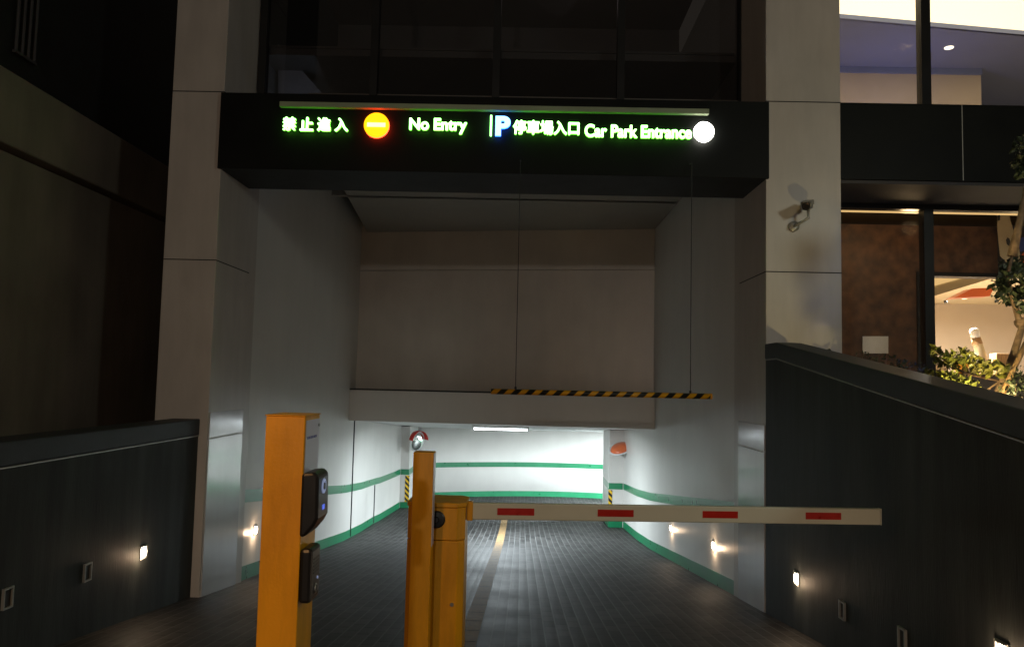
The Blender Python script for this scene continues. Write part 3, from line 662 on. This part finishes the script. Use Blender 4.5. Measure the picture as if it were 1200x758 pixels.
def guard(x, y, z0, z1, lab):
    g = bmesh.new(); bx(x-.005, x+.08, y-.012, y-.002, z0, z1, g); bx(x-.013, x-.005, y-.012, y+.07, z0, z1, g)
    return tag(obj('corner_guard', g, 'guard'), lab, 'corner guard', 'black and yellow corner guards')
guard(2.36, 21.5, gz(21.5)+.19, gz(21.5)+.98, 'black and yellow corner guard on the right pillar')
g = bmesh.new(); bx(-3.52, -3.41, 24.37, 24.39, gz(24.4)+.19, gz(24.4)+.98, g); bx(-3.414, -3.40, 24.37, 24.46, gz(24.4)+.19, gz(24.4)+.98, g)
tag(obj('corner_guard', g, 'guard'), 'black and yellow corner guard on the left pillar', 'corner guard', 'black and yellow corner guards')

# ------------------------------------------------------------------ security camera on the right pier
c = atY(946, 241, 8.75)
SCm = thing('security_camera', 'small grey security camera on the right stone pier', 'security camera', (c.x, 8.75, c.z))
g = bmesh.new(); dv = Vector((-.55, -1, -.35)).normalized(); sd = dv.cross(Vector((0, 0, 1))).normalized(); up = sd.cross(dv)
def ob_box(g, c, a0, a1, b0, b1, c0, c1):
    V = lambda p, q, r: c+dv*p+sd*q+up*r
    hexa(g, [V(a0, b0, c0), V(a1, b0, c0), V(a1, b1, c0), V(a0, b1, c0), V(a0, b0, c1), V(a1, b0, c1), V(a1, b1, c1), V(a0, b1, c1)]); bmesh.ops.recalc_face_normals(g, faces=g.faces)
ob_box(g, c, -.12, .08, -.046, .046, -.042, .042); obj('housing', g, mat('grey_camera_shell', (.22, .22, .21), .4), SCm, bevel=.012)
g = bmesh.new(); ob_box(g, c, -.12, .12, -.055, .055, .046, .054); ob_box(g, c, -.12, .10, -.056, -.050, .0, .046); ob_box(g, c, -.12, .10, .050, .056, .0, .046); obj('sun_shield', g, 'line', SCm, bevel=.003)
obj('lens', lathe(bmesh.new(), c+dv*.08, dv, [(.036, 0), (.045, .006), (.028, .008), (.028, .002)], 20), 'plastic', SCm)
g = bmesh.new(); tube(g, [c-dv*.05-up*.05, c-dv*.03-up*.14, c+Vector((-.07, .10, -.19)), c+Vector((-.07, .245, -.19))], .017, 8); obj('bracket', g, 'line', SCm, True)
obj('wall_plate', lathe(bmesh.new(), (c.x-.07, 8.997, c.z-.19), (0, -1, 0), [(.06, 0), (.06, .03), (.03, .045)], 20), 'line', SCm)

# ------------------------------------------------------------------ planting behind the right wall
def leaves(g, c, r, n, size, squash=1.0):
    for _ in range(n):
        while True:
            p = Vector([random.uniform(-1, 1) for _ in range(3)])
            if .25 < p.length < 1: break
        p = Vector((p.x*r, p.y*r, p.z*r*squash)); s = size*random.choice((.45, .6, .8, 1, 1.3))*random.uniform(.8, 1.2)
        d = Vector([random.gauss(0, 1) for _ in range(3)]).normalized(); e = d.orthogonal().normalized(); f = d.cross(e); o = Vector(c)+p
        vs = [g.verts.new(o+q) for q in (e*-s, f*-s*.45+d*s*.1, e*s, f*s*.45+d*s*.1)]; g.faces.new(vs)
def plant(name, label, cat, base, stems, clumps, leafm, n, size, trad=.012, group=None, squash=.7):
    t = thing(name, label, cat, base, group); g = bmesh.new()
    for s in stems:
        k = len(s); tube(g, s, [trad*(1.15-.8*i/(k-1)) for i in range(k)], 8)
    obj('trunk' if cat == 'tree' else 'stem', g, 'bark', t, True)
    g = bmesh.new()
    for c_, r_ in clumps: leaves(g, c_, r_, int(n*r_*r_*60)+20, size, squash)
    obj('crown' if cat == 'tree' else 'foliage', g, leafm, t)
    return t
A = lambda x, y, Y=6.6: atY(x, y, Y)
bs = A(1166, 480)
plant('small_tree', 'small uplit tree with a leaning trunk beside the shop window', 'tree', bs,
      [[A(1160, 488), A(1172, 455), A(1188, 415), A(1197, 385), A(1187, 350), A(1180, 325), A(1186, 300)],
       [A(1187, 350), A(1200, 335), A(1215, 320)], [A(1192, 380), A(1215, 370), A(1235, 340)], [A(1186, 300), A(1196, 255), A(1202, 215)]],
      [(A(1182, 345), .13), (A(1200, 330, 6.5), .17), (A(1172, 332), .09), (A(1190, 312, 6.7), .13), (A(1215, 345), .18), (A(1200, 360, 6.5), .08), (A(1202, 190), .11), (A(1215, 170, 6.5), .18), (A(1198, 205), .06)], 'leaf2', 120, .034, .035)
bs = A(1130, 462, 6.4)
plant('shrub', 'uplit yellow-green shrub spreading along the coping right of the mullion', 'shrub', bs,
      [[A(1150, 470, 6.4), A(1135, 440, 6.4), A(1112, 428, 6.5), A(1095, 410, 6.5)], [A(1150, 462, 6.5), A(1172, 446, 6.6), A(1184, 432, 6.6)], [A(1140, 462, 6.3), A(1115, 450, 6.3)], [A(1170, 446), A(1140, 440), A(1118, 430)]],
      [(A(1108, 422), .11), (A(1125, 420, 6.4), .12), (A(1146, 428), .11), (A(1165, 432, 6.5), .10), (A(1115, 445, 6.35), .11), (A(1132, 455, 6.3), .12), (A(1097, 410), .05), (A(1095, 440, 6.6), .09), (A(1180, 440, 6.6), .08)], 'leaf', 130, .034, .009)
for i, (px, py, Y, lab) in enumerate(((1068, 436, 7.4, 'low dark shrub catching blue light in front of the mullion'), (1040, 424, 7.8, 'low thin shrub on the coping in front of the brown wall'), (1012, 418, 8.1, 'sparse dark seedling in front of the pale square panel'), (970, 412, 8.6, 'tiny sprig rising over the coping beside the stone pier'))):
    rr = (.17, .13, .10, .05)[i]; c_ = A(px, py, Y)
    plant('low_shrub', lab, 'shrub', c_-Vector((0, 0, .3)), [[c_-Vector((0, 0, .3)), c_-Vector((.03, 0, .1)), c_+Vector((0, 0, rr*.5))], [c_-Vector((0, 0, .3)), c_+Vector((rr*.6, 0, rr*.3))]],
          [(c_, rr), (c_+Vector((rr*.8, 0, -.04)), rr*.7), (c_+Vector((-rr, .05, -.03)), rr*.5)], 'leaf2', (75, 60, 45, 40)[i], .02, .006, group='low shrubs along the coping')
c_ = A(1192, 456, 6.2)
plant('low_shrub', 'dark leafy clump at the foot of the timber stake', 'shrub', c_-Vector((0, 0, .3)), [[c_-Vector((0, 0, .3)), c_-Vector((.03, 0, .1)), c_+Vector((0, 0, .06))]], [(c_, .13), (c_+Vector((.16, 0, .03)), .14), (c_+Vector((.1, .1, .12)), .09)], 'leaf2', 90, .024, .007, group='low shrubs along the coping')
# timber stake propping the tree
g = bmesh.new(); s0, s1 = A(1166, 480, 6.45), A(1204, 398, 6.5)
tube(g, [s0, s1], .022, 8); tag(obj('tree_stake', g, 'wood', smooth=True), 'slanting timber stake propping the small tree', 'stake')
def spot(loc, tgt, e, col, ang):
    o = lamp('garden_spot', 'SPOT', loc, e, col, .02, spot_size=math.radians(ang), spot_blend=.6)
    o.rotation_euler = (Vector(tgt)-Vector(loc)).to_track_quat('-Z', 'Y').to_euler()
spot(A(1140, 474, 5.9), A(1140, 425, 6.5), 60, (1, .78, .34), 110)
spot(A(1175, 480, 6.0), A(1192, 350, 6.6), 40, (1, .62, .28), 80)
spot(A(1075, 455, 7.0), A(1070, 430, 7.5), 6, (.1, .12, 1), 70)
